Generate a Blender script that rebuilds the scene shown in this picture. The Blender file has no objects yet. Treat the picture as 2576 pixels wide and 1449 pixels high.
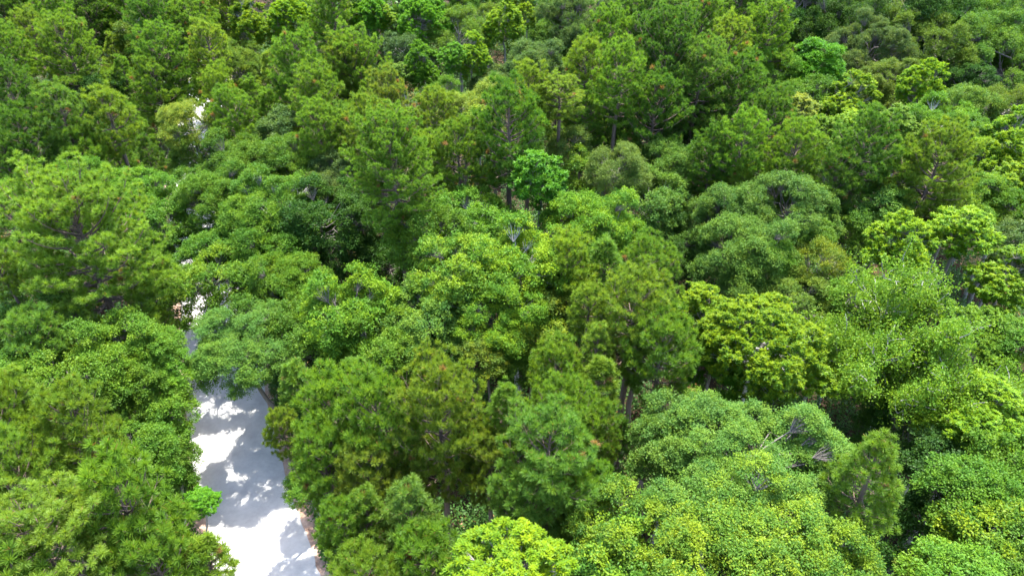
import bpy, math, random
import numpy as np
R = math.radians
C = bpy.context.scene.collection

# ---------------------------------------------------------------- camera, sky, sun, exposure
CAM_H, PITCH, F, CX, CY = 34.5, R(37.0), 1740.0, 1288.0, 724.5
cam = bpy.data.objects.new('camera', bpy.data.cameras.new('camera')); C.objects.link(cam)
cam.location = (0, 0, CAM_H); cam.rotation_euler = (R(90) - PITCH, 0, 0)
cam.data.sensor_width = 36; cam.data.lens = 36 * F / 2576; cam.data.clip_end = 3000
bpy.context.scene.camera = cam
SUN_EL, SUN_AZ = R(71), R(20)          # azimuth measured from +Y (view direction) towards +X
sdir = (math.cos(SUN_EL) * math.sin(SUN_AZ), math.cos(SUN_EL) * math.cos(SUN_AZ), math.sin(SUN_EL))
w = bpy.data.worlds.new('World'); bpy.context.scene.world = w; w.use_nodes = True
nt = w.node_tree; nt.nodes.clear()
sky = nt.nodes.new('ShaderNodeTexSky'); sky.sky_type = 'NISHITA'; sky.sun_disc = False
sky.sun_elevation = SUN_EL; sky.sun_rotation = SUN_AZ; sky.air_density = 1.0; sky.dust_density = 2.0
bg = nt.nodes.new('ShaderNodeBackground'); bg.inputs[1].default_value = 0.15
wo = nt.nodes.new('ShaderNodeOutputWorld')
nt.links.new(sky.outputs[0], bg.inputs[0]); nt.links.new(bg.outputs[0], wo.inputs[0])
sl = bpy.data.lights.new('sun', 'SUN'); sl.energy = 2.7; sl.angle = R(0.55); sl.color = (1.0, 0.955, 0.88)
so = bpy.data.objects.new('sun', sl); C.objects.link(so); so.location = (20, 20, 60)
import mathutils
so.rotation_euler = mathutils.Vector(sdir).to_track_quat('Z', 'Y').to_euler()
sc = bpy.context.scene
sc.view_settings.view_transform = 'Standard'; sc.view_settings.look = 'None'
sc.view_settings.exposure = 2.8; sc.view_settings.gamma = 1.0
sc.render.engine = 'CYCLES'
cy = sc.cycles; cy.max_bounces = 7; cy.diffuse_bounces = 4; cy.glossy_bounces = 1; cy.transmission_bounces = 4
cy.transparent_max_bounces = 2; cy.caustics_reflective = False; cy.caustics_refractive = False
cy.sample_clamp_indirect = 4.0; cy.use_denoising = True; cy.denoiser = 'OPENIMAGEDENOISE'; cy.denoising_input_passes = 'RGB_ALBEDO_NORMAL'; cy.use_adaptive_sampling = False

# ---------------------------------------------------------------- view geometry
def ray(x, y):
    a, b = (x - CX), (CY - y)
    return np.array([a, F * math.cos(PITCH) + b * math.sin(PITCH), -F * math.sin(PITCH) + b * math.cos(PITCH)]) / F
def at(x, y, z):
    r = ray(x, y); t = (z - CAM_H) / r[2]
    return r[0] * t, r[1] * t, t         # world x, y and depth

# ---------------------------------------------------------------- materials
def new_mat(name):
    m = bpy.data.materials.new(name); m.use_nodes = True
    t = m.node_tree; t.nodes.clear(); return m, t
def N(t, typ, **kw):
    n = t.nodes.new(typ)
    for k, v in kw.items(): setattr(n, k, v)
    return n
def math_node(t, op, a, b):
    n = N(t, 'ShaderNodeMath', operation=op)
    for i, v in enumerate((a, b)):
        if isinstance(v, (int, float)): n.inputs[i].default_value = v
        else: t.links.new(v, n.inputs[i])
    return n.outputs[0]
def vmul(t, col, v):
    n = N(t, 'ShaderNodeVectorMath', operation='MULTIPLY'); t.links.new(col, n.inputs[0])
    if isinstance(v, tuple): n.inputs[1].default_value = v
    else: t.links.new(v, n.inputs[1])
    return n.outputs[0]
def mixc(t, f, a, b):
    n = N(t, 'ShaderNodeMix', data_type='RGBA')
    if isinstance(f, (int, float)): n.inputs[0].default_value = f
    else: t.links.new(f, n.inputs[0])
    for i, v in ((6, a), (7, b)):
        if isinstance(v, tuple): n.inputs[i].default_value = (*v, 1)
        else: t.links.new(v, n.inputs[i])
    return n.outputs[2]

def foliage_mat(name, spec, transl, brown, tipmul=(2.3, 1.55, 0.75), rough=0.5):
    m, t = new_mat(name)
    oi = N(t, 'ShaderNodeObjectInfo')
    tone = N(t, 'ShaderNodeAttribute', attribute_name='tone').outputs['Fac']
    tip = N(t, 'ShaderNodeAttribute', attribute_name='tip').outputs['Fac']
    base = oi.outputs['Color']
    tipc = vmul(t, base, tipmul)
    c = mixc(t, math_node(t, 'MULTIPLY', tip, oi.outputs['Alpha']), base, tipc)
    warm = vmul(t, c, (1.24, 1.14, 0.80)); cool = vmul(t, c, (0.76, 0.86, 0.98))
    c = mixc(t, tone, cool, warm)
    if brown:
        c = mixc(t, math_node(t, 'GREATER_THAN', tone, brown), c, (0.22, 0.13, 0.045))
    pr = N(t, 'ShaderNodeBsdfPrincipled'); t.links.new(c, pr.inputs['Base Color'])
    pr.inputs['Roughness'].default_value = rough; pr.inputs['Specular IOR Level'].default_value = spec
    tr = N(t, 'ShaderNodeBsdfTranslucent'); t.links.new(vmul(t, c, (1.25, 1.2, 0.55)), tr.inputs[0])
    mx = N(t, 'ShaderNodeMixShader'); mx.inputs[0].default_value = transl
    t.links.new(pr.outputs[0], mx.inputs[1]); t.links.new(tr.outputs[0], mx.inputs[2])
    o = N(t, 'ShaderNodeOutputMaterial'); t.links.new(mx.outputs[0], o.inputs[0])
    return m
M_LEAF = foliage_mat('leaf', 0.12, 0.42, 0)
M_WHORL = foliage_mat('whorl_leaf', 0.15, 0.40, 0, tipmul=(2.5, 1.5, 0.6))
M_NEEDLE = foliage_mat('needle', 0.2, 0.5, 0.97, tipmul=(2.0, 1.5, 0.8))
M_UNDER = foliage_mat('undergrowth_leaf', 0.2, 0.35, 0.97)

def bark_mat():
    m, t = new_mat('bark')
    oi = N(t, 'ShaderNodeObjectInfo')
    tc = N(t, 'ShaderNodeTexCoord'); mp = N(t, 'ShaderNodeMapping'); mp.inputs['Scale'].default_value = (9, 9, 1.6)
    t.links.new(tc.outputs['Object'], mp.inputs[0])
    nz = N(t, 'ShaderNodeTexNoise'); nz.inputs['Scale'].default_value = 2.0; nz.inputs['Detail'].default_value = 6
    t.links.new(mp.outputs[0], nz.inputs['Vector'])
    a = vmul(t, oi.outputs['Color'], (0.45, 0.45, 0.45)); b = vmul(t, oi.outputs['Color'], (1.5, 1.5, 1.5))
    c = mixc(t, nz.outputs[0], a, b)
    pr = N(t, 'ShaderNodeBsdfPrincipled'); t.links.new(c, pr.inputs['Base Color']); pr.inputs['Roughness'].default_value = 0.9
    bp = N(t, 'ShaderNodeBump'); bp.inputs['Strength'].default_value = 0.8; bp.inputs['Distance'].default_value = 0.05
    t.links.new(nz.outputs[0], bp.inputs['Height']); t.links.new(bp.outputs[0], pr.inputs['Normal'])
    o = N(t, 'ShaderNodeOutputMaterial'); t.links.new(pr.outputs[0], o.inputs[0])
    return m
M_BARK = bark_mat()

def ground_mat(name, cols, scale, bump=0.5, detail=10, fine=None, var=.2):
    m, t = new_mat(name)
    tc = N(t, 'ShaderNodeTexCoord')
    n1 = N(t, 'ShaderNodeTexNoise'); n1.inputs['Scale'].default_value = scale; n1.inputs['Detail'].default_value = detail
    n1.inputs['Roughness'].default_value = 0.7
    t.links.new(tc.outputs['Object'], n1.inputs['Vector'])
    cr = N(t, 'ShaderNodeValToRGB'); t.links.new(n1.outputs[0], cr.inputs[0])
    el = cr.color_ramp.elements
    el[0].position = 0.33; el[0].color = (*cols[0], 1); el[1].position = 0.68; el[1].color = (*cols[-1], 1)
    for i, c in enumerate(cols[1:-1]):
        e = el.new(0.33 + 0.35 * (i + 1) / (len(cols) - 1)); e.color = (*c, 1)
    c = cr.outputs[0]
    n2 = N(t, 'ShaderNodeTexNoise'); n2.inputs['Scale'].default_value = fine or scale * 40; n2.inputs['Detail'].default_value = 4
    t.links.new(tc.outputs['Object'], n2.inputs['Vector'])
    c = mixc(t, n2.outputs[0], vmul(t, c, (1 - var,) * 3), vmul(t, c, (1 + var,) * 3))
    pr = N(t, 'ShaderNodeBsdfPrincipled'); t.links.new(c, pr.inputs['Base Color']); pr.inputs['Roughness'].default_value = 0.95
    pr.inputs['Specular IOR Level'].default_value = 0.1
    bp = N(t, 'ShaderNodeBump'); bp.inputs['Strength'].default_value = bump; bp.inputs['Distance'].default_value = 0.04
    t.links.new(n2.outputs[0], bp.inputs['Height']); t.links.new(bp.outputs[0], pr.inputs['Normal'])
    o = N(t, 'ShaderNodeOutputMaterial'); t.links.new(pr.outputs[0], o.inputs[0])
    return m
M_GROUND = ground_mat('forest_floor', [(0.018, 0.016, 0.009), (0.034, 0.023, 0.014), (0.075, 0.042, 0.026)], 0.6, fine=16)
M_ROAD = ground_mat('road_sand', [(0.34, 0.335, 0.325), (0.40, 0.393, 0.38), (0.46, 0.452, 0.435)], 0.8, 0.25, fine=5, var=.1)
M_VERGE = ground_mat('verge_dirt', [(0.17, 0.10, 0.065), (0.36, 0.25, 0.19), (0.50, 0.38, 0.31)], 1.1, 0.6, fine=12)

# ---------------------------------------------------------------- mesh helpers
def mesh_from(name, verts, faces, mat, tone=None, tip=None, smooth=False):
    """faces: array (n, k)"""
    me = bpy.data.meshes.new(name)
    n, k = faces.shape
    me.vertices.add(len(verts)); me.vertices.foreach_set('co', verts.astype(np.float32).ravel())
    me.loops.add(n * k); me.loops.foreach_set('vertex_index', faces.astype(np.int32).ravel())
    me.polygons.add(n); me.polygons.foreach_set('loop_start', np.arange(0, n * k, k, dtype=np.int32))
    me.polygons.foreach_set('loop_total', np.full(n, k, dtype=np.int32))
    if smooth: me.polygons.foreach_set('use_smooth', np.ones(n, dtype=bool))
    for nm, a in (('tone', tone), ('tip', tip)):
        if a is not None:
            at_ = me.attributes.new(nm, 'FLOAT', 'FACE'); at_.data.foreach_set('value', a.astype(np.float32))
    me.materials.append(mat); me.update(calc_edges=True); me.validate()
    return me
def unit(v): return v / np.maximum(np.linalg.norm(v, axis=-1, keepdims=True), 1e-9)
def rand_dirs(rg, n): return unit(rg.normal(size=(n, 3)))

class Tubes:
    def __init__(s): s.v = []; s.f = []; s.n = 0
    def add(s, pts, rad, sides=5):
        pts = np.asarray(pts, float); rad = np.asarray(rad, float); k = len(pts)
        d = unit(np.gradient(pts, axis=0)); ref = np.array([0.31, 0.23, 0.92]) if abs(d[0, 2]) < 0.9 else np.array([1.0, 0.1, 0])
        u = unit(np.cross(d, ref)); w_ = np.cross(d, u)
        a = np.linspace(0, 2 * math.pi, sides, endpoint=False)
        ring = pts[:, None] + rad[:, None, None] * (np.cos(a)[None, :, None] * u[:, None] + np.sin(a)[None, :, None] * w_[:, None])
        s.v.append(ring.reshape(-1, 3))
        i = np.arange(k - 1)[:, None] * sides; j = np.arange(sides)[None]; jn = (j + 1) % sides
        s.f.append((s.n + np.stack([i + j, i + jn, i + sides + jn, i + sides + j], -1)).reshape(-1, 4)); s.n += k * sides
    def build(s, name): return mesh_from(name, np.concatenate(s.v), np.concatenate(s.f), M_BARK, smooth=True)

def leaves_mesh(name, P, D, Nn, L, W, tone, tip, mat):
    """rhombus leaves: base P, along D, width axis = D x N"""
    D = unit(D); S = unit(np.cross(D, Nn)) * (W[:, None] * 0.5)
    Nn = unit(np.cross(S, D))
    mid = P + D * (L[:, None] * 0.45)
    tipv = P + D * L[:, None] - Nn * (L[:, None] * 0.16)
    v = np.stack([P, mid + S, tipv, mid - S], 1).reshape(-1, 3)
    f = np.arange(len(P) * 4).reshape(-1, 4)
    return mesh_from(name, v, f, mat, tone, tip)

def limb(p0, p1, rg, up=0.15, n=5, wob=0.05):
    t = np.linspace(0, 1, n)[:, None]; L = np.linalg.norm(p1 - p0)
    p = p0 + (p1 - p0) * t; p[:, 2] += up * L * np.sin(t[:, 0] * math.pi) * -1
    p[1:-1] += rg.normal(size=(n - 2, 3)) * wob * L
    return p

# ---------------------------------------------------------------- broadleaf crowns (z = 0 is the crown's base)
def broadleaf(seed, Rr, Hc, leaf=0.11, lobe_k=1.0, dens=1.0, style='oak', lobe_r=None, bough=0.38):
    rg = np.random.default_rng(seed); a = Hc / 2
    T = Tubes()
    stem_top = np.array([rg.normal() * .15 * Rr, rg.normal() * .15 * Rr, Hc * 0.62])
    st = limb(np.zeros(3), stem_top, rg, 0, 6, 0.03)
    r0 = 0.028 * Rr + 0.04
    T.add(st, np.linspace(r0, r0 * 0.4, 6), 7)
    lr = lobe_r or (0.54 + 0.095 * Rr)
    nl = max(7, int(lobe_k * 3.3 * (Rr / lr) ** 2 * 0.85))
    # lobes over the envelope
    i = np.arange(nl) + 0.5
    zz = 1 - i / nl * (1.62 if style == 'oak' else 1.85)           # from the top to below the equator
    th = i * 2.399963 + rg.normal(size=nl) * 0.25
    rr = np.sqrt(np.maximum(0, 1 - zz ** 2))
    env = np.stack([rr * np.cos(th), rr * np.sin(th), zz], 1)
    k = rg.uniform(0.66, 1.26, nl)
    if style == 'cone':
        env[:, :2] *= np.clip(1.12 - 0.55 * (zz[:, None] * .5 + .5), .4, 1.1)
    nb = max(5, int(nl / 5)); bd = rand_dirs(rg, nb * 3); bd = bd[bd[:, 2] > -.35][:nb]; nb = len(bd)
    near = np.argmax(env @ bd.T, axis=1)
    env = env + bd[near] * bough; env = env / np.linalg.norm(env, axis=1, keepdims=True) * np.linalg.norm(env - bd[near] * bough, axis=1, keepdims=True)
    bk = 1 + (rg.uniform(.80, 1.14, nb) - 1) * bough / .38; bt_ = rg.normal(size=nb) * .09; k = k * bk[near]
    lc = env * (np.array([Rr, Rr, a]) - lr * 0.75) * k[:, None]
    lc[:, 2] += a
    lobe_rad = lr * rg.uniform(0.6, 1.25, nl)
    P_, D_, N_, tone_, tip_ = [], [], [], [], []
    for li in range(nl):
        c = lc[li]; b = st[min(5, 1 + int(5 * max(0, min(1, c[2] / Hc)) * 0.9))]
        pl = limb(b, c, rg, 0.10, 5, 0.06); T.add(pl, np.linspace(r0 * 0.38, r0 * 0.14, 5), 5)
        nc = int(dens * 13 * (lobe_rad[li] / 0.9) ** 1.6) + 3
        out = unit(env[li] * np.array([1, 1, 0.8]))
        dd = unit(rand_dirs(rg, nc * 2) + out * 0.75 + np.array([0, 0, 0.45]))[:nc]
        cc = c + dd * lobe_rad[li] * rg.uniform(0.72, 1.08, (nc, 1)) * np.array([1, 1, 0.85])
        ltone = rg.normal() * 0.06 + bt_[near[li]]
        for ci in range(nc):
            cr = rg.uniform(0.26, 0.44) * (1 if lobe_r is None or lobe_r > .4 else .45)
            T.add(limb(c * .8 + b * .2, cc[ci], rg, 0.05, 3, 0.06), [r0 * 0.10 + .004, r0 * .06 + .004, 0.005], 3)
            ns = int(rg.uniform(9, 14) * dens) + 2
            if style == 'whorl': ns = max(3, int(ns * .38))
            sd = unit(rand_dirs(rg, ns) * 1.0 + dd[ci] * 0.5 + np.array([0, 0, 0.55]))
            sp = cc[ci] + sd * cr * rg.uniform(0.35, 1.15, (ns, 1)) * np.array([1, 1, 0.75])
            ctone = ltone + rg.normal() * 0.10
            m = int(rg.uniform(9, 13)) if style != 'whorl' else 26
            n = ns * m
            spr = np.repeat(sp, m, 0); sdr = np.repeat(sd, m, 0)
            ct = rg.normal() * .55; tipness = np.repeat(np.clip(ct + sd[:, 2] * .5 + rg.normal(size=ns) * .35, 0, 1), m)
            if style == 'whorl':
                # star of drooping leaves round each shoot tip
                az = np.tile(np.arange(m) * 2.4, ns) + rg.normal(size=n) * 0.3
                out_ = np.stack([np.cos(az), np.sin(az), np.tile(np.linspace(-0.75, 0.9, m), ns)], 1) + sdr * 0.35
                P_.append(spr + rg.normal(size=(n, 3)) * 0.02); D_.append(out_ + rg.normal(size=(n, 3)) * .15)
                N_.append(np.tile([0, 0, 1.0], (n, 1)) + sdr * .6 + rg.normal(size=(n, 3)) * 0.35)
                tipness = np.clip(tipness * .5 + np.tile(np.linspace(-.35, .75, m), ns), 0, 1)
            else:
                P_.append(spr + rg.normal(size=(n, 3)) * np.array([0.075, 0.075, 0.05]))
                D_.append(sdr * 0.6 + rg.normal(size=(n, 3)) * 0.75 + np.array([0, 0, -0.15]))
                N_.append(np.tile([0, 0, 0.9], (n, 1)) + sdr * 0.5 + rg.normal(size=(n, 3)) * 0.55)
            tone_.append(np.clip(0.5 + ctone + np.repeat(rg.normal(size=ns) * .08, m) + rg.normal(size=n) * 0.16, 0, 1)); tip_.append(tipness)
    P = np.concatenate(P_); n = len(P)
    L = leaf * rg.uniform(0.75, 1.3, n); W = L * rg.uniform(0.45, 0.65, n)
    if style == 'whorl': W = L * 0.42; L = L * 1.35
    cm = leaves_mesh('crown_leaves', P, np.concatenate(D_), np.concatenate(N_), L, W, np.concatenate(tone_), np.concatenate(tip_),
                     M_WHORL if style == 'whorl' else M_LEAF)
    for _ in range(int(5 * lobe_k)):                         # bare twigs poking through
        li = rg.integers(nl); q = lc[li] + unit(env[li] + rg.normal(size=3) * .5) * lobe_rad[li] * 1.2
        T.add(limb(lc[li], q, rg, 0, 4, .06), [.018, .012, .008, .003], 3)
    return dict(R=Rr, Hc=Hc, crown=cm, branches=T.build('limbs'), r0=r0)

# open crown: long pale forking branches with leaves only near the twig ends
def open_tree(seed, Rr, Hc, leaf=0.12, nb=11, dens=1.0):
    rg = np.random.default_rng(seed); T = Tubes(); P_, D_, N_, to, ti = [], [], [], [], []
    r0 = 0.11
    def grow(p, d, L, r, lev):
        n = 5; pts = [p]
        for _ in range(n - 1):
            d = unit(d + rg.normal(size=3) * 0.16 + np.array([0, 0, 0.05])); pts.append(pts[-1] + d * L / (n - 1))
        pts = np.array(pts); T.add(pts, np.linspace(max(r, .018), max(r * 0.5, .011), n), 6 if lev < 2 else 4)
        if lev >= 2:
            m = int((7 if lev == 2 else 10) * dens)
            for q in range(m):
                t = rg.uniform(0.3, 1.05); c = p + (pts[-1] - p) * t + rg.normal(size=3) * 0.16
                for _ in range(2):
                    k = int(rg.uniform(8, 13)); cc = c + rg.normal(size=3) * .12
                    P_.append(cc + rg.normal(size=(k, 3)) * 0.08); D_.append(rg.normal(size=(k, 3)) * .8 + d * .4)
                    N_.append(rg.normal(size=(k, 3)) * .5 + np.array([0, 0, .9])); to.append(np.clip(.5 + rg.normal() * .1 + rg.normal(size=k) * .15, 0, 1))
                    ti.append(np.clip(np.full(k, rg.normal() * .4 + .35), 0, 1))
        if lev < 4:
            for q in range([3, 4, 4, 3][lev]):
                t = rg.uniform(0.35, 1.0) if q else 1.0
                j = min(n - 1, int(t * (n - 1)))
                nd = unit(d + rg.normal(size=3) * [0.55, .6, .65, .7][lev]); nd[2] = abs(nd[2]) * .6 + .1
                grow(pts[j], unit(nd), L * rg.uniform(.55, .8), r * 0.55, lev + 1)
    for q in range(4):
        a = q * 1.6 + rg.normal() * .3
        grow(np.array([0, 0, 0.]), unit(np.array([math.cos(a), math.sin(a), 1.15])), Hc * .42, r0 * .7, 0)
    P = np.concatenate(P_); s = np.array([Rr, Rr, Hc]) / np.array([*np.percentile(np.abs(P[:, :2]), 96, axis=0), np.percentile(P[:, 2], 99)])
    for i in range(len(T.v)): T.v[i] = T.v[i] * s
    P = P * s; n = len(P); L = leaf * rg.uniform(.75, 1.3, n)
    cm = leaves_mesh('crown_leaves', P, np.concatenate(D_), np.concatenate(N_), L, L * .6, np.concatenate(to), np.concatenate(ti), M_LEAF)
    return dict(R=Rr, Hc=Hc, crown=cm, branches=T.build('limbs'), r0=r0)

# ---------------------------------------------------------------- pine crowns
def pine(seed, Rr, Hc, nprim=34, shape='round', needle=0.215, nper=84, tuft_gap=0.30, feather=False):
    rg = np.random.default_rng(seed); T = Tubes()
    st = np.stack([rg.normal(size=8).cumsum() * .03, rg.normal(size=8).cumsum() * .03, np.linspace(0, Hc * 0.96, 8)], 1); st -= st[0]
    r0 = 0.035 * Rr + 0.055
    T.add(st, np.linspace(r0, 0.02, 8), 7)
    tp, td, tb = [], [], []
    for q in range(nprim):
        t = ((q + 0.5) / nprim) ** 0.95
        if shape == 'round': prof = min(1, 0.62 + 1.3 * t) * (max(0, 1 - t ** 2.3)) ** 0.62
        else: prof = (1 - t) ** 0.75 * min(1, .75 + t * 2)
        L = Rr * max(0.16, prof) * rg.uniform(0.78, 1.12)
        az = q * 2.399963 + rg.normal() * 0.35
        e0 = R(-8 + 58 * t) + rg.normal() * 0.12
        j = t * 7; j0 = int(j); b = st[j0] + (st[min(7, j0 + 1)] - st[j0]) * (j - j0)
        n = 7; pts = [b]; seg = L / (n - 1) / max(.55, math.cos(e0 * .9))
        for s_ in range(n - 1):
            e = e0 + (s_ / (n - 2)) ** 1.5 * R(30) - (0.15 if s_ < 2 and t < .5 else 0); az2 = az + rg.normal() * .12
            pts.append(pts[-1] + seg * np.array([math.cos(e) * math.cos(az2), math.cos(e) * math.sin(az2), math.sin(e)]))
        pts = np.array(pts); rb = 0.012 + 0.016 * L
        T.add(pts, np.linspace(rb, 0.008, n), 4)
        bt = rg.normal() * 0.08
        along = np.arange(L * 0.22, L, 0.21 + .04 * rg.random())
        side = 1
        for s_ in along:
            f = s_ / L * (n - 1); f0 = min(n - 2, int(f)); p = pts[f0] + (pts[f0 + 1] - pts[f0]) * (f - f0)
            d = unit(pts[f0 + 1] - pts[f0]); sd = unit(np.cross(d, [0, 0, 1.0])) * side; side = -side
            L2 = min(1.1, (L - s_) * 0.55 + 0.28) * rg.uniform(.7, 1.15)
            d2 = unit(d * 0.75 + sd * 0.85 + np.array([0, 0, rg.uniform(0.05, .45)]))
            e2 = p + d2 * L2 + np.array([0, 0, L2 * 0.18])
            m = (p + e2) / 2 - np.array([0, 0, L2 * .05])
            T.add(np.array([p, m, e2]), [0.011, 0.008, 0.005], 3)
            nt_ = max(1, int(L2 / tuft_gap))
            for k in range(nt_):
                u = 1 - k * tuft_gap / L2 * rg.uniform(.8, 1.1); c = p + (e2 - p) * u + rg.normal(size=3) * np.array([.05, .05, .07])
                tp.append(c); td.append(unit(d2 * .5 + np.array([0, 0, .75]) + rg.normal(size=3) * .3)); tb.append(bt)
        tp.append(pts[-1]); td.append(unit(pts[-1] - pts[-2] + np.array([0, 0, .4]))); tb.append(bt)
    for k in range(5): tp.append(st[-1] + rg.normal(size=3) * [.16, .16, .14]); td.append(unit(rg.normal(size=3) * .3 + [0, 0, 1])); tb.append(0.05)
    tp = np.array(tp); td = np.array(td); tb = np.array(tb); nt2 = len(tp)
    m = nper; n = nt2 * m
    ax = np.repeat(td, m, 0); P = np.repeat(tp, m, 0) + ax * rg.uniform(-0.06, 0.06, (n, 1))
    rd = rand_dirs(rg, n); rd = unit(rd - ax * np.sum(rd * ax, 1, keepdims=True))
    ang = np.arccos(rg.uniform(0.02, 1.0, n))[:, None]
    D = ax * np.cos(ang) + rd * np.sin(ang); D[:, 2] -= 0.08 * rg.random(n)
    if feather: D = D * .6 + ax * .3; P += rg.normal(size=(n, 3)) * .05
    L = needle * rg.uniform(.75, 1.15, n); W = 0.019 * rg.uniform(.8, 1.2, n)
    S = unit(np.cross(D, rand_dirs(rg, n))) * (W[:, None] / 2)
    D = unit(D)
    v = np.stack([P - S, P + S, P + D * L[:, None] + S * .5, P + D * L[:, None] - S * .5], 1).reshape(-1, 3)
    tt = rg.normal(size=nt2) * .10
    dead = rg.random(nt2) < 0.005
    tone = np.clip(.5 + np.repeat(tb + tt, m) + rg.normal(size=n) * .12, 0, 0.95)
    tone[np.repeat(dead, m)] = 1.0; tone[rg.random(n) < 0.01] = 1.0
    tip = np.clip(np.cos(ang[:, 0]) * .9 + np.repeat(rg.normal(size=nt2) * .25, m) - .15, 0, 1)
    cm = mesh_from('crown_needles', v, np.arange(n * 4).reshape(-1, 4), M_NEEDLE, tone, tip)
    for _ in range(9):                                      # dead twigs
        z = rg.uniform(0, Hc * .5); a = rg.uniform(0, 6.28); l = Rr * rg.uniform(.3, .75)
        p0 = np.array([0, 0, z]); T.add(limb(p0, p0 + np.array([math.cos(a) * l, math.sin(a) * l, rg.uniform(-.2, .4)]), rg, 0, 5, .06), [.02, .015, .012, .008, .004], 3)
    return dict(R=Rr, Hc=Hc, crown=cm, branches=T.build('limbs'), r0=r0)

# ---------------------------------------------------------------- prototypes (mesh data only, made when first used)
SPEC = {
 'pine': [lambda r=r, s=s: pine(s, r, r * q, int(24 + 10 * r + max(0, r - 2.9) * 20)) for r, s, q in ((1.7, 11, 2.8), (1.7, 12, 2.4), (2.5, 13, 2.5), (2.5, 14, 2.2), (2.5, 19, 2.7), (3.3, 15, 2.2), (3.3, 16, 2.0), (4.3, 17, 1.8))],
 'young_pine': [lambda r=r, s=s: pine(s, r, r * 2.6, int(34 + 9 * r), 'cone') for r, s in ((1.0, 21), (1.7, 22), (2.3, 23))],
 'cedar': [lambda r=r, s=s: pine(s, r, r * 3.6, 44, 'cone', needle=.10, nper=60, tuft_gap=.16, feather=True) for r, s in ((1.2, 31),)],
 'oak': [lambda r=r, s=s, q=q: broadleaf(s, r, r * q, leaf=.10 if r < 3 else .085, dens=1.05 if r < 3 else 1.4) for r, s, q in ((1.6, 41, 2.1), (1.6, 42, 1.9), (2.4, 43, 2.0), (2.4, 44, 1.8), (3.2, 45, 1.9), (3.2, 46, 1.7), (4.4, 47, 1.45), (4.4, 48, 1.5))],
 'fine': [lambda r=r, s=s: broadleaf(s, r, r * 1.6, leaf=.075, dens=1.3, lobe_r=.85) for r, s in ((2.2, 51), (1.6, 52))],
 'lime': [lambda r=r, s=s, q=q: broadleaf(s, r, r * q, leaf=.13, style='whorl', dens=1.0, lobe_k=1.5, lobe_r=lr) for r, s, q, lr in ((1.4, 61, 2.3, .6), (1.4, 62, 2.0, .6), (2.2, 63, 2.0, .75), (2.2, 64, 1.8, .7), (3.2, 65, 1.5, .85))]
   + [lambda: broadleaf(66, 1.9, 3.0, leaf=.10, style='whorl', dens=1.1, lobe_k=1.5, lobe_r=.30, bough=.12)],
 'cone': [lambda r=r, s=s: broadleaf(s, r, r * 2.3, leaf=.13, style='cone', lobe_r=.6) for r, s in ((2.4, 71), (1.6, 72))],
 'open': [lambda: open_tree(81, 4.6, 6.0, dens=.62), lambda: open_tree(82, 2.2, 4.0, dens=.6)],
}
HR = {'pine': 2.15, 'young_pine': 2.35, 'cedar': 3.6, 'oak': 1.95, 'fine': 1.9, 'lime': 2.2, 'cone': 2.3, 'open': 1.45}
META = {'pine': [(1.7, 2.8), (1.7, 2.4), (2.5, 2.5), (2.5, 2.2), (2.5, 2.7), (3.3, 2.2), (3.3, 2.0), (4.3, 1.8)],
 'young_pine': [(1.0, 2.6), (1.7, 2.6), (2.3, 2.6)], 'cedar': [(1.2, 3.6)],
 'oak': [(1.6, 2.1), (1.6, 1.9), (2.4, 2.0), (2.4, 1.8), (3.2, 1.9), (3.2, 1.7), (4.4, 1.45), (4.4, 1.5)],
 'fine': [(2.2, 1.6), (1.6, 1.6)], 'lime': [(1.4, 2.3), (1.4, 2.0), (2.2, 2.0), (2.2, 1.8), (3.2, 1.5), (99, 1.58)],
 'cone': [(2.4, 2.3), (1.6, 2.3)], 'open': [(4.6, 6.0 / 4.6), (2.2, 4.0 / 2.2)]}
PROTO = {}
def get_proto(kind, i):
    if (kind, i) not in PROTO: PROTO[(kind, i)] = SPEC[kind][i]()
    return PROTO[(kind, i)]
def spline(pts, n):
    pts = np.array(pts); k = len(pts); t = np.linspace(0, k - 1, n); out = []
    P = np.vstack([2 * pts[0] - pts[1], pts, 2 * pts[-1] - pts[-2]])
    for u in t:
        i = min(k - 2, int(u)); f = u - i; p0, p1, p2, p3 = P[i], P[i + 1], P[i + 2], P[i + 3]
        out.append(.5 * ((2 * p1) + (-p0 + p2) * f + (2 * p0 - 5 * p1 + 4 * p2 - p3) * f * f + (-p0 + 3 * p1 - 3 * p2 + p3) * f ** 3))
    return np.array(out)
ROAD_PX = [(735, 1620), (678, 1449), (612, 1200), (572, 1000), (547, 850), (528, 720), (505, 600), (492, 470), (500, 350), (516, 235), (545, 150)]
road_c = spline([at(x, y, 0)[:2] for x, y in ROAD_PX], 160)
first = road_c[0] + (road_c[0] - road_c[1]) / np.linalg.norm(road_c[0] - road_c[1]) * 30
road_c = np.vstack([first, road_c])
def road_off(x, y):
    d = np.hypot(road_c[:, 0] - x, road_c[:, 1] - y); i = int(np.argmin(d)); return d[i], road_c[i]
def leaning_trunk(L, r0, dx, dy):
    rg = np.random.default_rng(int(L * 100)); T = Tubes(); n = 9; t = np.linspace(0, 1, n); b = (1 - t) ** 1.6
    p = np.stack([dx * b, dy * b, -0.3 + t * (L + .4)], 1); rad = np.linspace(r0 * 1.4, r0, n); rad[0] *= 1.3
    T.add(p, rad, 9); return T.build('trunk_stem')
TRUNKS = {}
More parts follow.
